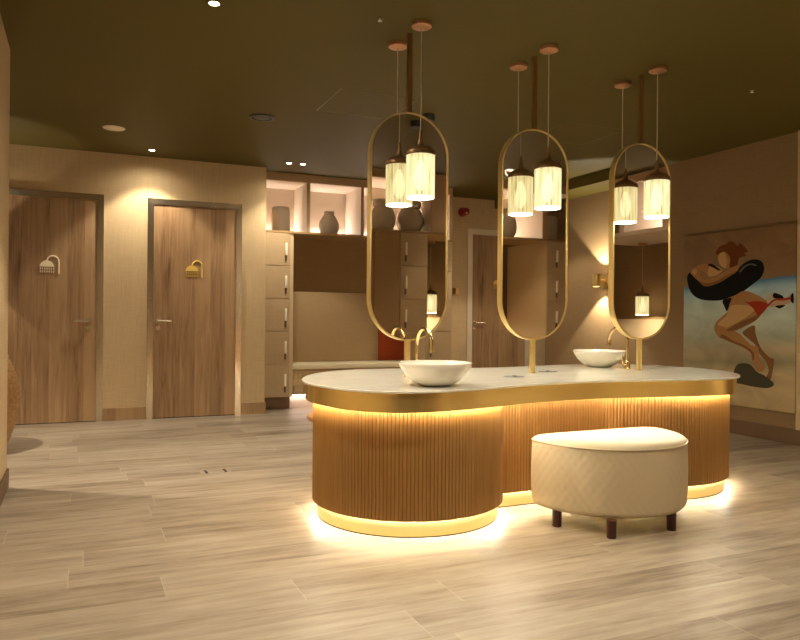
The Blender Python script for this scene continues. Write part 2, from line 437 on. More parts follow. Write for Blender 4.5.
def door(name, u0, u1, zt, yw, frame_mat, fw, sign_mat, sign_x, handle_side, hz=1.01, lock_rose=True):
    d = struct(name, loc=((u0+u1)/2, yw, 0))
    bm = BM()
    lp_o = [(u0, 0), (u0, zt), (u1, zt), (u1, 0)]; lp_i = [(u0+fw, 0), (u0+fw, zt-fw), (u1-fw, zt-fw), (u1-fw, 0)]
    A = [[bm.verts.new((x, y, z)) for x, z in lp] for lp, y in ((lp_o, yw-.018), (lp_o, yw), (lp_i, yw), (lp_i, yw-.018))]
    for i in range(4): ring_faces(bm, A[i], A[(i+1) % 4], False)
    for k in (0, 3): bm.faces.new([A[i][k] for i in range(4)])
    obj('frame', bm, frame_mat, d)
    leaf = obj('leaf', box(BM(), u0+fw+.003, u1-fw-.003, yw-.007, yw, .008, zt-fw-.003), M['door'], d)
    bm = BM(); box(bm, u0+fw, u1-fw, yw-.003, yw, 0, .008); obj('threshold', bm, M['dark'], d)
    hx = u1-fw-.075 if handle_side > 0 else u0+fw+.045
    sgn = -1 if handle_side > 0 else 1
    h = BM()
    cyl_between(h, (hx, yw-.007, hz), (hx, yw-.016, hz), .026, 20)
    cyl_between(h, (hx, yw-.016, hz), (hx, yw-.055, hz), .010, 12)
    cyl_between(h, (hx-sgn*.009, yw-.055, hz), (hx+sgn*.13, yw-.055, hz), .010, 12)
    obj('handle', h, M['handle_steel'], d, True)
    if lock_rose: obj('lock_rose', cyl_between(BM(), (hx, yw-.007, hz-.075), (hx, yw-.016, hz-.075), .025, 20), M['handle_steel'], d, True)
    if sign_mat: shower_sign(sign_x, 1.468, yw-.007, sign_mat, d)
    return d
door('door_1', -.785, .184, 2.275, WB, M['steel'], .062, M['lit_gold'], -.298, 1)
door('door_2', .600, 1.566, 2.275, WB, M['steel'], .062, M['gold_sign'], 1.075, -1)
door('door_3', 4.785, 5.80, 2.285, 8.62, M['white_frame'], .075, M['gold_sign'], 5.29, -1, 1.0)

# ------------------------------------------------------------------ locker nook
def locker_bank(u0, u1, yf, depth, out, hu, label, edge=0):
    """yf: plane of the door fronts; out: -1 faces the viewer's side (-y), +1 the other way"""
    t = thing('locker_bank', label, 'lockers', ((u0+u1)/2, yf-out*depth/2, 0), 'locker banks')
    yb = yf-out*depth
    ys = sorted((yf-out*.02, yb))
    obj('carcass', box(BM(), u0, u1, ys[0], ys[1], .15, 2.017), M['laminate_edge'], t)
    ks = sorted((yf-out*.14, yb))
    obj('toe_kick', box(BM(), u0, u1, ks[0], ks[1], 0, .15), M['dark_skirt'], t)
    zs = [.153, .526, .899, 1.271, 1.644, 2.017]
    e = .04 if edge else 0
    for a, b in zip(zs, zs[1:]):
        fs = sorted((yf, yf-out*.02))
        d = obj('door', box(BM(), u0+.003, u1-e-.003, fs[0], fs[1], a+.004, b-.004, .002), M['laminate'], t)
        hb = BM(); hs = sorted((yf+out*.008, yf+out*.028))
        box(hb, hu-.013, hu+.013, hs[0], hs[1], b-.252, b-.112, .004)
        s2 = sorted((yf, yf+out*.012)); box(hb, hu-.007, hu+.007, s2[0], s2[1], b-.20, b-.16)
        obj('pull', hb, M['bone'], d, True)
        ls = sorted((yf, yf+out*.012)); obj('pull_shade', box(BM(), hu-.010, hu+.010, ls[0], ls[1], b-.32, b-.257, .003), M['dark_metal'], d)  # dark block painted in for the shade below the pull
    return t
locker_bank(1.835, 2.202, 8.03, .57, -1, 2.107, 'tan lockers with five bone pulls beside the end of the shower wall', 1)
locker_bank(3.885, 4.245, 8.03, .57, -1, 3.95, 'tan lockers at the far end of the bench, behind the nearest oval mirror', 0)
# lockers on the opposite side, seen in the mirrors
locker_bank(3.23, 3.57, .16, .9, 1, 3.295, 'lockers with pale pulls reflected in the nearest oval mirror', 0)
locker_bank(5.19, WR, .16, .9, 1, 5.33, 'lockers with pale pulls reflected in the middle oval mirror', 0)
t = thing('tall_cabinet', 'plain brown tall cabinet reflected at the left side of the nearest oval mirror', 'cabinet', (2.91, -.3, 0))
obj('carcass', box(BM(), 2.60, 3.228, -.74, .14, .15, 2.017), M['laminate_edge'], t)
obj('toe_kick', box(BM(), 2.60, 3.228, -.74, .02, 0, .15), M['dark_skirt'], t)
obj('door', box(BM(), 2.605, 2.914, .14, .16, .155, 2.012, .002), M['panel_dark'], t)
obj('door', box(BM(), 2.918, 3.224, .14, .16, .155, 2.012, .002), M['panel_dark'], t)

def shelf_unit(label, us, yf, yb, u0, u1, wide=()):
    out = -1 if yf < yb else 1
    t = thing('display_shelf', label, 'shelf', ((u0+u1)/2, (yf+yb)/2, 2.017), 'display shelves above the lockers')
    S = lambda a, b: sorted((a, b))
    y = S(yf, yb); obj('shelf_board', box(BM(), u0, u1, y[0], y[1], 2.017, 2.043, .002), M['panel_dark'], t)
    y = S(yf, yf-out*.04); obj('header', box(BM(), u0, u1, y[0], y[1], 2.612, CEIL, .002), M['niche_wood'], t)
    y = S(yf-out*.04, yb); obj('top_panel', box(BM(), u0, u1, y[0], y[1], 2.612, 2.63), M['niche'], t)
    y = S(yb-out*-.02, yb); obj('back_panel', box(BM(), u0, u1, y[0], y[1], 2.043, 2.612), M['niche'], t)
    for a, b in us:
        y = S(yf, yb+out*.02); d = obj('divider', box(BM(), a, b, y[0], y[1], 2.043, 2.612), M['niche'], t)
        y = S(yf, yf+out*.003); obj('edge_strip', box(BM(), a, b, y[0], y[1], 2.043, 2.612), M['niche_wood'], d)
    eds = [u0]+[x for p in us for x in p]+[u1]
    for a, b in zip(eds[::2], eds[1::2]):
        if b-a > .1:
            y = S(yb+out*.025, yb+out*.045); obj('led_strip', box(BM(), a+.02, b-.02, y[0], y[1], 2.0435, 2.056), M['led_niche'], t)
    return t
shelf_unit('lit display shelf above the bench and lockers, right of the shower doors', [(2.35, 2.388), (3.013, 3.05), (3.66, 3.70), (4.20, 4.245)], 8.03, 8.6, 1.835, 4.245)
shelf_unit('lit display shelf reflected in the upper parts of the oval mirrors', [(2.60, 2.64), (3.60, 3.80), (5.12, 5.19)], .16, -.5, 2.60, WR)
t = thing('wall_niche', 'lit shelf niche over the alcove reflected in the farthest oval mirror', 'shelf', (6.1, 1.2, 2.03))
obj('shelf_board', box(BM(), WR, 6.59, .2, 2.24, 2.017, 2.06, .002), M['niche'], t)
obj('divider', box(BM(), WR+.01, 6.3, .93, 1.0, 2.06, 2.69), M['niche'], t)
obj('divider', box(BM(), WR+.01, 6.3, 1.60, 1.70, 2.06, 2.69), M['niche'], t)
obj('header', box(BM(), WR, WR+.04, .2, 2.24, 2.60, 2.69), M['niche_wood'], t)
obj('back_panel', box(BM(), 6.3, 6.33, .2, 2.24, 2.06, 2.69), M['niche'], t)
obj('led_strip', box(BM(), 6.26, 6.28, 1.02, 1.58, 2.062, 2.075), M['led_niche'], t)

# vases
def vase(prof, loc, label, group='stoneware vases on the lit shelves'):
    o = obj('vase', lathe(BM(), prof, 40, (0, 0, 0)), M['stone'], None, True, angle=50)
    o.location = (loc[0], loc[1], loc[2]+.001); o['label'] = label; o['category'] = 'vase'; o['group'] = group; return o
canister = [(.085, 0), (.10, .006), (.106, .03), (.107, .15), (.107, .27), (.10, .297), (.084, .306), (.06, .306), (.055, .25)]
def ovoid(r, h, neck):
    p = [(r*.62, 0)]
    for k in range(1, 15):
        f = k/15; p.append((r*(math.sin(PI*(.20+.62*f))**.8)*(1-.10*f), h*.82*f))
    return p+[(neck*1.02, h*.86), (neck, h*.92), (neck*1.02, h), (neck*.8, h), (neck*.8, h*.9)]
vase(canister, (2.115, 8.3, 2.043), 'cylindrical taupe vase with rounded shoulders in the leftmost lit niche')
vase(ovoid(.130, .29, .062), (2.705, 8.3, 2.043), 'bulbous taupe vase with a short neck in the second lit niche')
vase(ovoid(.155, .35, .115), (3.10, -.05, 2.043), 'round vase reflected at the left edge of the nearest oval mirror')
vase(ovoid(.165, .35, .125), (3.44, -.05, 2.043), 'round vase reflected under the lamp in the nearest oval mirror')
vase(ovoid(.150, .36, .06), (4.72, -.05, 2.043), 'round vase reflected at the left edge of the middle oval mirror')
vase(canister, (5.36, -.05, 2.043), 'tall vase reflected at the right side of the middle oval mirror')

# bench nook
struct('wall_nook', box(BM(), 2.204, 3.883, 8.58, 8.61, .0, 2.017), M['panel_dark'])
t = thing('bench', 'built-in bench with a cream cushion between the locker banks', 'bench', (3.04, 8.35, 0))
obj('seat_cushion', box(BM(), 2.206, 3.882, 8.09, 8.54, .455, .515, .012), M['cushion'], t, True)
obj('seat_board', box(BM(), 2.206, 3.882, 8.105, 8.575, .435, .455), M['niche_wood'], t)
obj('front_panel', box(BM(), 2.206, 3.882, 8.12, 8.14, .27, .435), M['weave'], t)
obj('base_box', box(BM(), 2.206, 3.882, 8.165, 8.57, .155, .27), M['panel'], t)
obj('drawer_front', box(BM(), 2.25, 2.36, 8.155, 8.165, .175, .262, .002), M['laminate_edge'], t)
obj('plinth', box(BM(), 2.206, 3.882, 8.23, 8.57, 0, .155), M['niche'], t)
obj('led_strip', box(BM(), 2.22, 3.87, 8.19, 8.205, .146, .1548), M['led_bench'], t)
bp = obj('padded_panel', box(BM(), 2.206, 3.455, 8.53, 8.578, .517, 1.37, .008), M['panel'], None, True)
bp['label'] = 'tan padded back panel behind the bench cushion, below the brown panel'; bp['category'] = 'panel'
rp = obj('padded_panel', box(BM(), 3.458, 3.882, 8.53, 8.578, .517, 1.37, .008), M['rust'], None, True)
rp['label'] = 'rust red padded back panel at the right end of the bench'; rp['category'] = 'panel'

# ------------------------------------------------------------------ vanity island
def base_outline(d, n=64):
    cl, rl, cr, rr, vf, vb = (1.655, 3.640), .525+d, (3.378, 3.80), .598+d, 3.47-d, 3.98+d
    out = []
    a0 = math.asin((vb-cl[1])/rl); a1 = 2*PI+math.asin((vf-cl[1])/rl)
    out += [(cl[0]+rl*math.cos(a), cl[1]+rl*math.sin(a)) for a in [a0+(a1-a0)*i/n for i in range(n+1)]]
    b0 = -PI-math.asin((vf-cr[1])/rr); b1 = PI-math.asin((vb-cr[1])/rr)
    out += [(cr[0]+rr*math.cos(a), cr[1]+rr*math.sin(a)) for a in [b0+(b1-b0)*i/n for i in range(n+1)]]
    return out
def fluted(d, pitch=.0195, k=6, amp=.0060):
    lp = [Vector(p) for p in base_outline(d)]
    per = sum((lp[i]-lp[i-1]).length for i in range(len(lp))); nr = int(per/pitch)
    rs = resample(lp, nr*k); ns = normals2(rs)
    dep = (.007, .007, .0016, 0, 0, .0016)
    return [p-q*dep[i % k] for i, (p, q) in enumerate(zip(rs, ns))]
TOP = [(1.068, 3.66), (1.085, 3.46), (1.16, 3.213), (1.33, 3.055), (1.539, 3.027), (1.779, 3.064), (1.937, 3.109), (2.143, 3.165), (2.36, 3.20), (2.65, 3.215), (2.99, 3.172),
       (3.28, 3.125), (3.56, 3.133), (3.765, 3.265), (3.925, 3.49), (3.995, 3.76), (3.975, 4.05), (3.84, 4.27), (3.575, 4.40), (3.25, 4.41), (2.936, 4.344), (2.643, 4.295),
       (2.303, 4.33), (1.937, 4.403), (1.667, 4.413), (1.43, 4.315), (1.24, 4.12), (1.115, 3.88)]
top_loop = resample([Vector(p) for p in catmull(TOP, 10)], 320)
for _ in range(6):
    top_loop = [(top_loop[i-1]+2*top_loop[i]+top_loop[(i+1) % 320])/4 for i in range(320)]
isl = thing('vanity_island', 'kidney shaped vanity island with marble top, brass band and fluted wood base', 'vanity counter', (2.53, 3.7, 0))
ZT = .730
bm = BM()
lo = offset(top_loop, -.003)
rings = [[bm.verts.new((p.x, p.y, z)) for p in lp] for lp, z in ((lo, ZT-.012), (top_loop, ZT-.0095), (top_loop, ZT-.003), (lo, ZT))]
for a, b in zip(rings, rings[1:]): ring_faces(bm, a, b)
bm.faces.new(rings[0][::-1]); bm.faces.new(rings[-1])
obj('marble_top', bm, M['marble'], isl, True)
bo = offset(top_loop, -.020); bi = offset(top_loop, -.032)
obj('brass_band', ring_prism(BM(), bo, bi, .626, ZT-.012), M['brass_band'], isl, True)
obj('soffit', prism(BM(), [(p.x, p.y) for p in bi], .645, .66), M['niche_wood'], isl)
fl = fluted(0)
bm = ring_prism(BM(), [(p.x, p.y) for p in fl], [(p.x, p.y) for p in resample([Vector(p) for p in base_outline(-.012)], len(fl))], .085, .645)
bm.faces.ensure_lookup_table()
for i in range(0, len(fl), 6): bm.faces[i].material_index = 1     # groove faces coloured dark, shade painted in between the slats
obj('fluted_base', bm, [M['slats'], M['groove_shade']], isl, True, angle=60)
obj('base_floor', prism(BM(), base_outline(-.008), .106, .115), M['niche_wood'], isl)
obj('plinth', prism(BM(), base_outline(-.027), .006, .106), plain('satin_brass_plinth', (.76, .59, .25, 1), .4, .85), isl, True)
obj('plinth_gasket', prism(BM(), base_outline(-.030), 0, .006), M['dark'], isl)
def strip(a, b, z0, z1):
    A = base_outline(a); B = base_outline(b); return ring_prism(BM(), B, A, z0, z1)
obj('led_strip', strip(.006, .016, .629, .6445), M['led'], isl)
obj('led_strip', strip(-.022, -.012, .0865, .094), M['led_floor'], isl)
for k, (x, y) in enumerate([(2.318, 3.60), (2.747, 3.868)]):
    bm = BM(); lathe(bm, [(.062, 0), (.062, .0012), (.058, .002)], 32, (x, y, ZT))
    w = obj('waste_chute', bm, M['grille'], isl, True)
    bm = BM(); box(bm, x-.008, x+.008, y-.010, y+.010, ZT+.002, ZT+.006, .001); obj('finger_pull', bm, M['dark_metal'], w)

# basins
def basin(loc, label):
    prof_o = [(.072, 0), (.084, .004), (.120, .022), (.154, .055), (.176, .088), (.187, .113)]
    prof_i = [(.183, .116), (.169, .095), (.140, .058), (.100, .028), (.05, .016), (.022, .014)]
    t = thing('vessel_basin', label, 'basin', loc, 'white bowl basins')
    obj('bowl', lathe(BM(), prof_o+prof_i, 56, loc), M['ceramic'], t, True, angle=80)
    obj('drain', lathe(BM(), [(.021, .0145), (.021, .0175), (.017, .019)], 24, loc), M['brass_polished'], t, True)
basin((1.632, 3.262, ZT+.001), 'white bowl basin on the near end of the vanity, in front of the nearest mirror')
basin((3.385, 4.145, ZT+.001), 'white bowl basin on the far side of the vanity, behind the farthest mirror')

def faucet(loc, sy, label):
    t = thing('basin_tap', label, 'tap', loc, 'brass gooseneck taps', 0 if sy < 0 else PI)
    x, y, z = 0, 0, 0
    L = lambda bm_, n, mt: obj(n, bm_, mt, t, True, world=False)
    R = .095
    pts = [(0, 0, .03+.155*i/6) for i in range(7)]+[(0, -R+R*math.cos(a), .185+R*math.sin(a)) for a in [PI*k/20 for k in range(1, 21)]]+[(0, -2*R, .17)]
    L(tube(BM(), pts, .0105), 'spout', M['brass_polished'])
    L(lathe(BM(), [(.026, 0), (.026, .006), (.020, .010), (.018, .05), (.014, .058)], 28), 'body', M['brass_polished'])
    L(cyl_between(BM(), (0, -2*R, .172), (0, -2*R, .150), .0135), 'aerator', M['brass_polished'])
    bm_ = BM(); cyl_between(bm_, (.012, 0, .034), (.040, 0, .034), .010); cyl_between(bm_, (.036, 0, .034), (.044, -.006, .095), .006, 12, .0045)
    L(bm_, 'lever', M['brass_polished'])
faucet((1.717, 3.665, ZT+.001), -1, 'brass gooseneck tap behind the nearest basin')
faucet((3.405, 3.877, ZT+.001), 1, 'brass gooseneck tap partly behind the farthest mirror')

# ------------------------------------------------------------------ mirrors
VM = 3.771
def stadium(w, h, n=24):
    r = w/2; c = h/2-r
    return [(r*math.cos(a), c+r*math.sin(a)) for a in [PI*i/n for i in range(n+1)]]+[(r*math.cos(a), -c+r*math.sin(a)) for a in [PI+PI*i/n for i in range(n+1)]]
mnames = ['oval brass mirror on a post nearest the viewer, over the near basin', 'middle of the three oval brass mirrors, between the two chute covers', 'oval brass mirror at the far right end of the vanity']
for i, mu in enumerate((1.706, 2.561, 3.410)):
    t = thing('standing_mirror', mnames[i], 'mirror', (mu, VM, ZT), 'oval mirrors on the vanity')
    zc = 1.591; w, h = .488, 1.308
    o_, i_ = stadium(w, h), stadium(w-.017, h-.017)
    bm = BM(); A = [[bm.verts.new((mu+x, VM+y, zc+z)) for x, z in lp] for lp, y in ((o_, -.024), (o_, .024), (i_, .024), (i_, -.024))]
    for k in range(4): ring_faces(bm, A[k], A[(k+1) % 4])
    obj('frame', bm, M['brass'], t, True)
    g = stadium(w-.016, h-.016)
    bm = BM(); A = [[bm.verts.new((mu+x, VM+y, zc+z)) for x, z in g] for y in (-.018, .018)]
    ring_faces(bm, A[0], A[1]); bm.faces.new(A[0]); bm.faces.new(A[1][::-1])
    obj('mirror_glass', bm, M['mirror'], t)
    bm = BM(); box(bm, mu-.017, mu+.017, VM-.010, VM+.010, ZT+.0008, zc-h/2+.004, .002); obj('post', bm, M['brass'], t)
    bm = BM(); box(bm, mu-.014, mu+.014, VM-.011, VM+.011, zc+h/2-.004, CEIL, .002); obj('ceiling_pole', bm, M['pole'], t)

# ------------------------------------------------------------------ pendants
LAMP = (1, .86, .62)

def make_pendant(loc, label, group, k=1., zl=1.848, watts=11):
    t = thing('pendant_lamp', label, 'pendant lamp', loc, group)
    z = zl-loc[2]   # local height of shade centre
    O = lambda n, bm_, mt, s=True: obj(n, bm_, mt, t, s, world=False)
    O('canopy', lathe(BM(), [(.050, -.026), (.056, -.022), (.056, -.002), (.052, 0)], 32), M['copper'])
    O('cord', cyl_between(BM(), (0, 0, -.024), (0, 0, z+.25*k), .0032, 8), M['cord'])
    O('cap', lathe(BM(), [(.083*k, z+.118*k), (.084*k, z+.133*k), (.078*k, z+.147*k), (.050*k, z+.165*k), (.020*k, z+.179*k), (.012*k, z+.215*k), (.006*k, z+.255*k)], 32), M['cap'])
    bm_ = BM(); lathe(bm_, [(.080*k, -.118*k), (.080*k, .118*k), (.076*k, .118*k), (.076*k, -.118*k), (.080*k, -.118*k)], 40, cap0=False, cap1=False)
    bmesh.ops.remove_doubles(bm_, verts=bm_.verts[:], dist=1e-5)
    s = O('glass_shade', bm_, M['lamp']); s.location = (0, 0, z)
    O('bulb', lathe(BM(), [(.012*k, z+.095*k), (.024*k, z+.06*k), (.034*k, z+.02*k), (.036*k, z-.02*k), (.026*k, z-.055*k), (.008*k, z-.075*k)], 20), M['bulb'])
    O('diffuser', lathe(BM(), [(.074*k, z-.114*k), (.074*k, z-.110*k)], 32), M['diffuser'] if watts < 15 else M['diffuser_bright'])
    return t
us = (1.7025, 2.549, 3.3955)
fn = ['front hanging lamp before the nearest oval mirror', 'front hanging lamp before the middle oval mirror', 'front hanging lamp before the farthest oval mirror']
bn = ['hanging lamp behind the nearest mirror, only its cord and ceiling rose showing', 'hanging lamp behind the middle mirror, only its cord and ceiling rose showing', 'hanging lamp behind the farthest mirror, only its cord and ceiling rose showing']
p0 = make_pendant((us[0], 3.606, CEIL), fn[0], 'streaky glass pendant lamps')
PEND = [p0]
for k in range(3):
    for row, y in ((0, 3.606), (1, 3.936)):
        if k == 0 and row == 0: continue
        PEND.append(dup(p0, (us[k], y, CEIL), (fn, bn)[row][k]))
pr = make_pendant((3.955, -.55, 2.017), 'hanging lamp in the make-up alcove reflected low in the nearest oval mirror', 'alcove pendant lamps', 1., 1.235, 22)
dup(pr, (6.37, .51, 2.017), 'hanging lamp in the alcove reflected low in the farthest oval mirror')

# ------------------------------------------------------------------ ottoman
ot = thing('ottoman', 'cream quilted half round ottoman on dark legs in front of the vanity', 'ottoman', (2.60, 3.05, 0))
def dshape(inset=0., n=240):
    c = (2.625, 3.185); r = .438-inset; vb = 3.255-inset
    a0 = PI-math.asin(min(.999, (vb-c[1])/r)); a1 = 2*PI+math.asin((vb-c[1])/r)
    raw = [Vector((c[0]+r*math.cos(a), c[1]+r*math.sin(a)*1.0)) for a in [a0+(a1-a0)*i/60 for i in range(61)]]
    # rounded back corners
    cor = .05
    raw = [p for p in raw]
    lp = resample(raw, n)
    for _ in range(int(30)):
        lp = [(lp[i-1]+2*lp[i]+lp[(i+1) % n])/4 for i in range(n)]
    return lp
d0 = dshape(); per = sum((d0[i]-d0[i-1]).length for i in range(len(d0)))
nrm = normals2(d0)
bm = BM(); rings = []
ZB, ZO = .086, .437
rows = [(ZB, -.030), (ZB+.004, -.014), (ZB+.016, -.003)]+[(ZB+.016+(ZO-.02-ZB-.016)*i/34, 0.) for i in range(1, 35)]+[(ZO-.008, -.003)]
for z, ins in rows:
    rg = []
    for i, (p, q) in enumerate(zip(d0, nrm)):
        s = per*i/len(d0)
        P = .046
        ncell = round(per/P); a = PI*(s/per*ncell+(z-ZB)/.062); b = PI*(s/per*ncell-(z-ZB)/.062)
        d = -.0024*(math.exp(-(math.sin(a)/.30)**2)+math.exp(-(math.sin(b)/.30)**2)) if ins == 0. else 0
        # gentle bulge
        f = (z-ZB)/(ZO-ZB); bulge = .006*math.sin(PI*min(max(f, 0), 1))
        pt = p+q*(d+ins+bulge); rg.append(bm.verts.new((pt.x, pt.y, z)))
    rings.append(rg)
for a, b in zip(rings, rings[1:]): ring_faces(bm, a, b)
bm.faces.new(rings[0][::-1]); bm.faces.new(rings[-1])
obj('quilted_body', bm, M['leather'], ot, True, angle=60)
bm = BM(); cc = Vector((2.625, 3.06))
rings = []
for f, z in ((1.0, ZO-.010), (.995, ZO-.003), (.975, ZO+.006), (.93, ZO+.013), (.80, ZO+.020), (.5, ZO+.024), (.15, ZO+.025)):
    rings.append([bm.verts.new((cc.x+(p.x-cc.x)*f, cc.y+(p.y-cc.y)*f, z)) for p in d0])
for a, b in zip(rings, rings[1:]): ring_faces(bm, a, b)
bm.faces.new(rings[-1]); bm.faces.new(rings[0][::-1])
obj('seat_top', bm, M['leather'], ot, True, angle=60)
bm = BM(); tube(bm, [(p.x, p.y, ZO-.009) for p in offset(d0, .001)]+[(d0[0].x, d0[0].y, ZO-.009)], .0042, 8); obj('piping', bm, M['leather'], ot, True)
for (x, y) in [(2.248, 3.075), (2.378, 2.81), (2.752, 2.80), (2.98, 3.08)]:
    bm = BM(); lathe(bm, [(.022, 0), (.023, .004), (.025, .09)], 20, (x, y, 0)); obj('leg', bm, M['leg'], ot, True)

st = thing('round_stool', 'tan round stool peeping out behind the left edge of the vanity', 'stool', (1.535, 4.53, 0))
obj('seat', lathe(BM(), [(.15, .385), (.178, .39), (.19, .405), (.19, .42), (.178, .434), (.15, .44)], 40, (1.535, 4.53, 0)), M['tan'], st, True)
for k in range(4):
    a = PI/4+k*PI/2; x, y = 1.535+.10*math.cos(a), 4.53+.10*math.sin(a)
    obj('leg', cyl_between(BM(), (x, y, 0), (x, y, .387), .014), M['leg'], st, True)

# ------------------------------------------------------------------ wall fittings
def sconce(loc, rz, label, watts):
    t = thing('wall_sconce', label, 'wall lamp', loc, 'brass up and down wall lamps', rz)
    O = lambda n, bm_, mt, s=True: obj(n, bm_, mt, t, s, world=False)
    # local: wall is the plane x=0, the lamp stands out towards -x
    O('wall_plate', cyl_between(BM(), (0, 0, 0), (-.022, 0, 0), .085, 36), M['brass'])
    O('arm', cyl_between(BM(), (-.02, 0, 0), (-.11, 0, 0), .014), M['brass'])
    bm_ = BM(); lathe(bm_, [(.046, -.072), (.046, .072), (.041, .072), (.041, .05), (.001, .05), (.001, -.05), (.041, -.05), (.041, -.072), (.046, -.072)], 32, (-.135, 0, 0), False, False)
    O('lamp_body', bm_, M['brass'])
    O('lens', lathe(BM(), [(.038, .052), (.038, .056)], 24, (-.135, 0, 0)), M['sconce_lens']); O('lens', lathe(BM(), [(.038, -.056), (.038, -.052)], 24, (-.135, 0, 0)), M['sconce_lens'])
    for s in (1, -1):
        L = light('SPOT', (0, 0, 0), watts, (1, .89, .68), None, 'sconce_beam', .02, 97, .2)
        L.parent = t; L.location = (-.135, 0, .078*s); L.rotation_euler = (PI if s > 0 else 0, 0, 0)
    return t
sconce((WR, 6.80, 1.52), 0, 'brass up and down wall lamp between the middle and far mirrors', 42)
sconce((-1.02, WB, 1.60), PI/2, 'wall lamp beside the left shower door, hidden by the near wall end', 15)

al = thing('alarm_beacon', 'red fire alarm beacon high on the wall above the third door', 'alarm', (4.70, 8.62, 2.50))
obj('wall_mount', cyl_between(BM(), (4.70, 8.62, 2.50), (4.70, 8.585, 2.50), .062, 28), M['red'], al, True)
obj('sounder', cyl_between(BM(), (4.70, 8.585, 2.50), (4.70, 8.50, 2.50), .055, 28, .048), M['red'], al, True)
bm = BM(); lathe(bm, [(.001, -.014), (.012, -.010), (.014, 0), (.012, .010), (.001, .014)], 16, (4.70, 8.492, 2.475)); obj('strobe', bm, M['white'], al, True)
cs = thing('card_switch', 'brass key card switch on the wall left of the third door', 'switch', (4.60, 8.62, 1.43))
obj('plate', box(BM(), 4.565, 4.655, 8.606, 8.62, 1.385, 1.475, .003), M['brass'], cs)
obj('slot', box(BM(), 4.562, 4.605, 8.596, 8.606, 1.39, 1.47, .002), M['dark_metal'], cs)

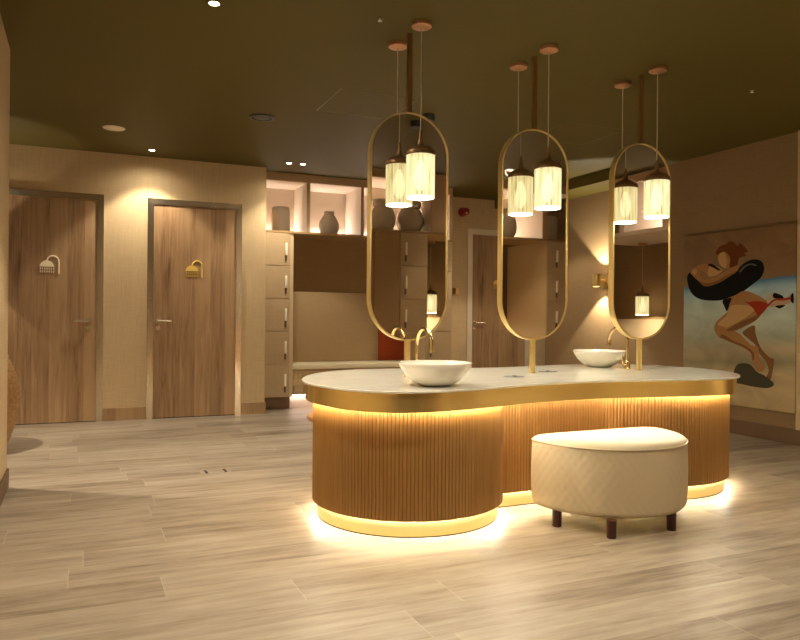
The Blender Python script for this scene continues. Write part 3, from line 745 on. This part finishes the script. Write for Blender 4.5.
# ------------------------------------------------------------------ painting
PZ, PV = .271, 5.558
PW, PH = 1.262, 1.645
pt = thing('painting', 'large unframed painting of a swimmer jumping with a black inner tube', 'painting', (WR, PV, PZ))
WORLD[pt.name] = Matrix.Translation((WR, PV, PZ))
cv = obj('canvas', box(BM(), -.030, 0, -PW, 0, 0, PH, .002), M['picture'], pt, world=False)
FIG = [
    ('tube','k',[(0.042,1.204),(0.084,1.088),(0.174,1.017),(0.305,0.989),(0.472,0.989),(0.612,1.024),(0.728,1.07),(0.84,1.137),(0.913,1.189),(0.945,1.258),(0.926,1.321),(0.875,1.351),(0.801,1.353),(0.726,1.326),(0.649,1.274),(0.551,1.214),(0.429,1.178),(0.303,1.158),(0.238,1.195),(0.183,1.249),(0.116,1.287),(0.059,1.264)]),
    ('gleam','g',[(0.678,1.257),(0.726,1.302),(0.801,1.321),(0.857,1.307),(0.853,1.294),(0.801,1.307),(0.741,1.288),(0.692,1.243)]),
    ('back','s',[(0.171,1.336),(0.301,1.348),(0.386,1.293),(0.324,1.225),(0.259,1.271),(0.198,1.296)]),
    ('chest','y',[(0.312,1.285),(0.354,1.333),(0.479,1.281),(0.418,1.234),(0.319,1.225)]),
    ('strap','k',[(0.305,1.336),(0.354,1.345),(0.459,1.282),(0.438,1.276),(0.354,1.315)]),
    ('face','y',[(0.431,1.403),(0.457,1.443),(0.512,1.45),(0.573,1.393),(0.566,1.304),(0.514,1.295),(0.469,1.318),(0.444,1.349)]),
    ('cheek','s',[(0.512,1.439),(0.573,1.393),(0.566,1.304),(0.526,1.298),(0.539,1.355)]),
    ('hair','h',[(0.405,1.459),(0.456,1.51),(0.507,1.522),(0.567,1.544),(0.617,1.528),(0.656,1.492),(0.685,1.517),(0.772,1.435),(0.728,1.422),(0.753,1.396),(0.677,1.378),(0.652,1.31),(0.57,1.3),(0.573,1.385),(0.512,1.447),(0.457,1.443),(0.422,1.424)]),
    ('arm','s',[(0.086,1.28),(0.149,1.32),(0.211,1.296),(0.211,1.239),(0.281,1.19),(0.49,1.25),(0.609,1.301),(0.678,1.308),(0.653,1.258),(0.551,1.206),(0.429,1.153),(0.282,1.129),(0.194,1.183),(0.127,1.234)]),
    ('knuckles','y',[(0.104,1.284),(0.144,1.306),(0.171,1.288),(0.154,1.251),(0.123,1.261)]),
    ('farleg','d',[(0.722,0.687),(0.844,0.753),(0.863,0.675),(0.919,0.551),(1.01,0.47),(1.054,0.457),(1.046,0.373),(1.02,0.271),(0.976,0.281),(1.002,0.354),(0.974,0.43),(0.902,0.504),(0.864,0.573),(0.789,0.625)]),
    ('shade','v',[(0.658,0.378),(0.792,0.398),(0.885,0.33),(0.958,0.305),(1.056,0.239),(0.995,0.196),(0.85,0.194),(0.737,0.204),(0.62,0.23)]),
    ('body','s',[(0.543,0.952),(0.492,0.986),(0.632,1.032),(0.728,1.07),(0.841,1.043),(0.969,0.977),(0.979,0.923),(0.916,0.846),(0.844,0.785),(0.674,0.708),(0.62,0.691),(0.476,0.621),(0.405,0.689),(0.398,0.739),(0.423,0.786),(0.494,0.837),(0.554,0.889)]),
    ('thigh','y',[(0.593,0.935),(0.786,0.933),(0.843,0.885),(0.654,0.772),(0.455,0.704),(0.444,0.77),(0.534,0.837)]),
    ('shin','s',[(0.402,0.747),(0.403,0.683),(0.466,0.632),(0.597,0.586),(0.733,0.543),(0.813,0.496),(0.829,0.437),(0.861,0.368),(0.894,0.334),(0.948,0.343),(0.957,0.382),(0.906,0.457),(0.896,0.535),(0.877,0.565),(0.812,0.575),(0.703,0.663),(0.635,0.698),(0.515,0.732)]),
    ('thigh_shade','d',[(.62,.70),(.74,.745),(.86,.80),(.93,.86),(.95,.885),(.86,.84),(.74,.80),(.64,.76),(.54,.70)]),
    ('shin_shade','d',[(.47,.635),(.60,.589),(.735,.546),(.815,.498),(.83,.44),(.85,.45),(.84,.51),(.75,.565),(.61,.61),(.50,.66)]),
    ('arm_shade','d',[(.20,1.19),(.285,1.133),(.43,1.156),(.55,1.21),(.65,1.262),(.55,1.228),(.42,1.178),(.29,1.158)]),
    ('tummy','k',[(0.492,0.986),(0.593,1.008),(0.573,0.951),(0.544,0.883),(0.509,0.936)]),
    ('bikini','r',[(0.725,0.982),(0.786,0.965),(0.879,0.976),(0.991,0.946),(0.952,0.881),(0.889,0.845),(0.843,0.901),(0.786,0.946)]),
    ('blob','w',[(0.965,1.001),(1.039,1.05),(1.061,1.006),(0.991,0.965)]),
    ('fish','p',[(0.987,0.934),(1.057,0.991),(1.164,0.989),(1.219,1.033),(1.241,0.973),(1.144,0.932),(1.049,0.918)]),
    ('fish2','k',[(1.053,1.043),(1.129,1.02),(1.143,0.993),(1.048,0.999)]),
    ('fish3','k',[(1.211,0.996),(1.24,1.04),(1.247,0.958),(1.228,0.955)]),
    ('fish4','k',[(1.067,0.927),(1.164,0.935),(1.113,0.905)]),
    ('fishred','r',[(0.979,0.931),(1.049,0.988),(1.143,0.993),(1.219,1.003),(1.211,0.985),(1.143,0.974),(1.057,0.973),(0.996,0.923)]),
]
keys = list('kgsyhdvrwp')
bm = BM()
for k, (n, c, pts) in enumerate(FIG):
    sm = catmull([(-s, t) for s, t in pts], 5)
    f = bm.faces.new([bm.verts.new((-.0304-.00025*k, y, z)) for y, z in sm])
    f.material_index = keys.index(c)
for f in bm.faces:
    if f.normal.x > 0: f.normal_flip()
me = bpy.data.meshes.new('painted_picture'); bm.to_mesh(me); bm.free()
for c in keys: me.materials.append(PM[c])
o = bpy.data.objects.new('painted_picture', me); col.objects.link(o); o.parent = pt

# ------------------------------------------------------------------ wicker basket behind the near wall end
wb = thing('wicker_basket', 'tall bulging wicker basket half hidden behind the near wall end at left', 'basket', (-.80, 6.4, 0))
prof = []
for k in range(96):
    z = .74*k/95; f = z/.74
    r = .215+.135*math.sin(PI*(.12+.80*(1-f)**.9))**1.1 + .0045*math.sin(k*PI/1.5)
    prof.append((r, z))
obj('woven_body', lathe(BM(), prof+[(prof[-1][0]-.02, .74), (prof[-1][0]-.025, .5)], 48, (-.80, 6.4, 0)), M['wicker'], wb, True, angle=80)
bm = BM(); tube(bm, [(-.80+(prof[-1][0])*math.cos(2*PI*i/40), 6.4+(prof[-1][0])*math.sin(2*PI*i/40), .742) for i in range(41)], .013, 8); obj('rim', bm, M['wicker'], wb, True)

# ------------------------------------------------------------------ ceiling fittings
def downlight(x, y, label, watts, spill=.25):
    t = thing('downlight', label, 'downlight', (x, y, CEIL), 'recessed downlights')
    obj('trim_ring', ring_prism(BM(), [(x+.042*math.cos(2*PI*i/28), y+.042*math.sin(2*PI*i/28)) for i in range(28)], [(x+.028*math.cos(2*PI*i/28), y+.028*math.sin(2*PI*i/28)) for i in range(28)], CEIL-.004, CEIL), M['ceil'], t)
    obj('lens', lathe(BM(), [(.027, -.003), (.027, 0)], 24, (x, y, CEIL)), M['spot_lens'], t)
    light('SPOT', (x, y, CEIL-.02), watts*.7, SPOTC, t, 'downlight_beam', .04, 99, .3)
    light('SPOT', (x, y, CEIL-.02), watts*spill, SPOTC, t, 'downlight_spill', .05, 165, 1.)
    return t
SPOTC = (1, .87, .66)
K = 1.0
downlight(.612, 3.831, 'bright downlight at the top edge of the picture, left of centre', 120*K)
downlight(.61, 7.504, 'downlight between the two shower doors', 62*K)
downlight(1.993, 7.498, 'left one of the pair of downlights in front of the lit shelf', 34*K)
downlight(2.142, 7.482, 'right one of the pair of downlights in front of the lit shelf', 34*K)
downlight(4.281, .735, 'downlight reflected in the top of the middle oval mirror', 45*K)
downlight(.612, 1.95, 'downlight above the viewer', 85*K)
downlight(-1.1, 5.5, 'unseen fill lamp added beyond the near wall end', 130*K, .8)  # added fill, lights the left shower door evenly
downlight(1.3, .9, 'unseen fill lamp added over the floor in front of the opposite lockers', 22*K)  # extra lamp put in to raise the general light
downlight(6.05, 8.2, 'unseen fill lamp added in the passage behind the right wall', 22*K)  # added to brighten the wall beside the third door
downlight(4.75, 7.2, 'fill lamp added in front of the third door, hidden by the middle mirror', 75*K)  # put in to light the third door and its wall
downlight(4.3, 2.0, 'fill lamp added over the floor right of the vanity, outside the picture', 18*K)  # guessed lamp out of view, adds general fill
downlight(-.2, -.3, 'unseen fill lamp added behind the viewer', 45*K)  # invented lamp for ambient light from behind the camera
sp = thing('ceiling_speaker', 'round white speaker in the ceiling above the left shower door', 'speaker', (.234, 6.766, CEIL))
obj('rim', lathe(BM(), [(.088, -.006), (.092, -.003), (.092, 0)], 36, (.234, 6.766, CEIL)), M['white'], sp, True)
obj('grille', lathe(BM(), [(.074, -.009), (.078, -.006)], 36, (.234, 6.766, CEIL)), M['white'], sp, True)
vt = thing('ceiling_vent', 'dark oval air valve in the ceiling left of the nearest mirror', 'vent', (1.328, 5.861, CEIL))
obj('rim', ring_prism(BM(), [(1.328+.10*math.cos(2*PI*i/32), 5.861+.10*math.sin(2*PI*i/32)) for i in range(32)], [(1.328+.082*math.cos(2*PI*i/32), 5.861+.082*math.sin(2*PI*i/32)) for i in range(32)], CEIL-.012, CEIL), M['grille'], vt)
obj('core', lathe(BM(), [(.03, -.016), (.066, -.010), (.066, 0)], 32, (1.328, 5.861, CEIL)), M['grille'], vt, True)
for i, (x, y, lb) in enumerate([(2.533, 5.222, 'black surface spotlight on the ceiling just right of the nearest mirror arch'), (2.53, 2.06, 'black surface spotlight reflected inside the nearest mirror arch')]):
    t = thing('surface_spotlight', lb, 'spotlight', (x, y, CEIL), 'black ceiling spotlights')
    obj('housing', lathe(BM(), [(.048, -.050), (.052, -.045), (.052, 0)], 28, (x, y, CEIL)), M['black'], t, True)
    obj('lens', lathe(BM(), [(.036, -.052), (.036, -.0502)], 24, (x, y, CEIL)), M['grille'], t)
    light('SPOT', (x, y, CEIL-.06), 50*K, SPOTC, t, 'spotlight_beam', .03, 90, .3)
for x, y, lb in [(1.468, 3.641, 'tiny sprinkler head in the ceiling left of the nearest ceiling rose'), (4.322, 3.67, 'tiny sprinkler head in the ceiling at the upper right')]:
    t = thing('sprinkler', lb, 'sprinkler', (x, y, CEIL), 'ceiling sprinklers')
    obj('escutcheon', lathe(BM(), [(.018, -.004), (.020, 0)], 20, (x, y, CEIL)), M['hatch'], t)
    obj('nozzle', lathe(BM(), [(.012, -.018), (.012, -.015), (.004, -.014), (.005, -.004)], 16, (x, y, CEIL)), M['white'], t)
def hatch(x0, x1, y0, y1, label):
    t = thing('access_hatch', label, 'hatch', ((x0+x1)/2, (y0+y1)/2, CEIL), 'ceiling access hatches')
    w = .005
    obj('frame', ring_prism(BM(), [(x0, y0), (x1, y0), (x1, y1), (x0, y1)], [(x0+w, y0+w), (x1-w, y0+w), (x1-w, y1-w), (x0+w, y1-w)], CEIL-.003, CEIL), M['hatch'], t)
    obj('lid', box(BM(), x0+.007, x1-.007, y0+.007, y1-.007, CEIL-.002, CEIL-.0002), M['ceil'], t)
hatch(1.675, 2.28, 4.88, 5.48, 'square access hatch in the ceiling behind the nearest mirror arch')
hatch(3.66, 4.265, 4.90, 5.50, 'square access hatch in the ceiling between the middle and far mirrors')

# floor socket
fs = thing('floor_socket', 'small flush floor socket with two dark slots on the open floor', 'floor socket', (.843, 5.05, 0))
obj('lid', box(BM(), .74, .946, 4.985, 5.115, 0, .0012), M['floor'], fs, world=True)
for x in (.779, .907): obj('slot', box(BM(), x-.009, x+.009, 5.0, 5.10, .0012, .0022), M['dark'], fs)


# ------------------------------------------------------------------ world, camera, colour
w = bpy.data.worlds.new('world'); sc.world = w; w.use_nodes = True
w.node_tree.nodes['Background'].inputs[0].default_value = (.9, .65, .38, 1)
w.node_tree.nodes['Background'].inputs[1].default_value = .02

cam = bpy.data.cameras.new('camera'); co = bpy.data.objects.new('camera', cam); col.objects.link(co)
th, roll = math.radians(23.745), math.radians(.4836)
co.matrix_world = Matrix.Translation((0, 0, 1.075)) @ Matrix.Rotation(-th, 4, 'Z') @ Matrix.Rotation(PI/2, 4, 'X') @ Matrix.Rotation(roll, 4, 'Z')
cam.sensor_width = 36; cam.lens = 720.37/800*36
cam.shift_y = -(320-316.78)/800
cam.clip_start = .02
sc.camera = co
vs = sc.view_settings
vs.view_transform = 'Standard'; vs.look = 'None'; vs.gamma = 1; vs.exposure = .68; vs.use_curve_mapping = False
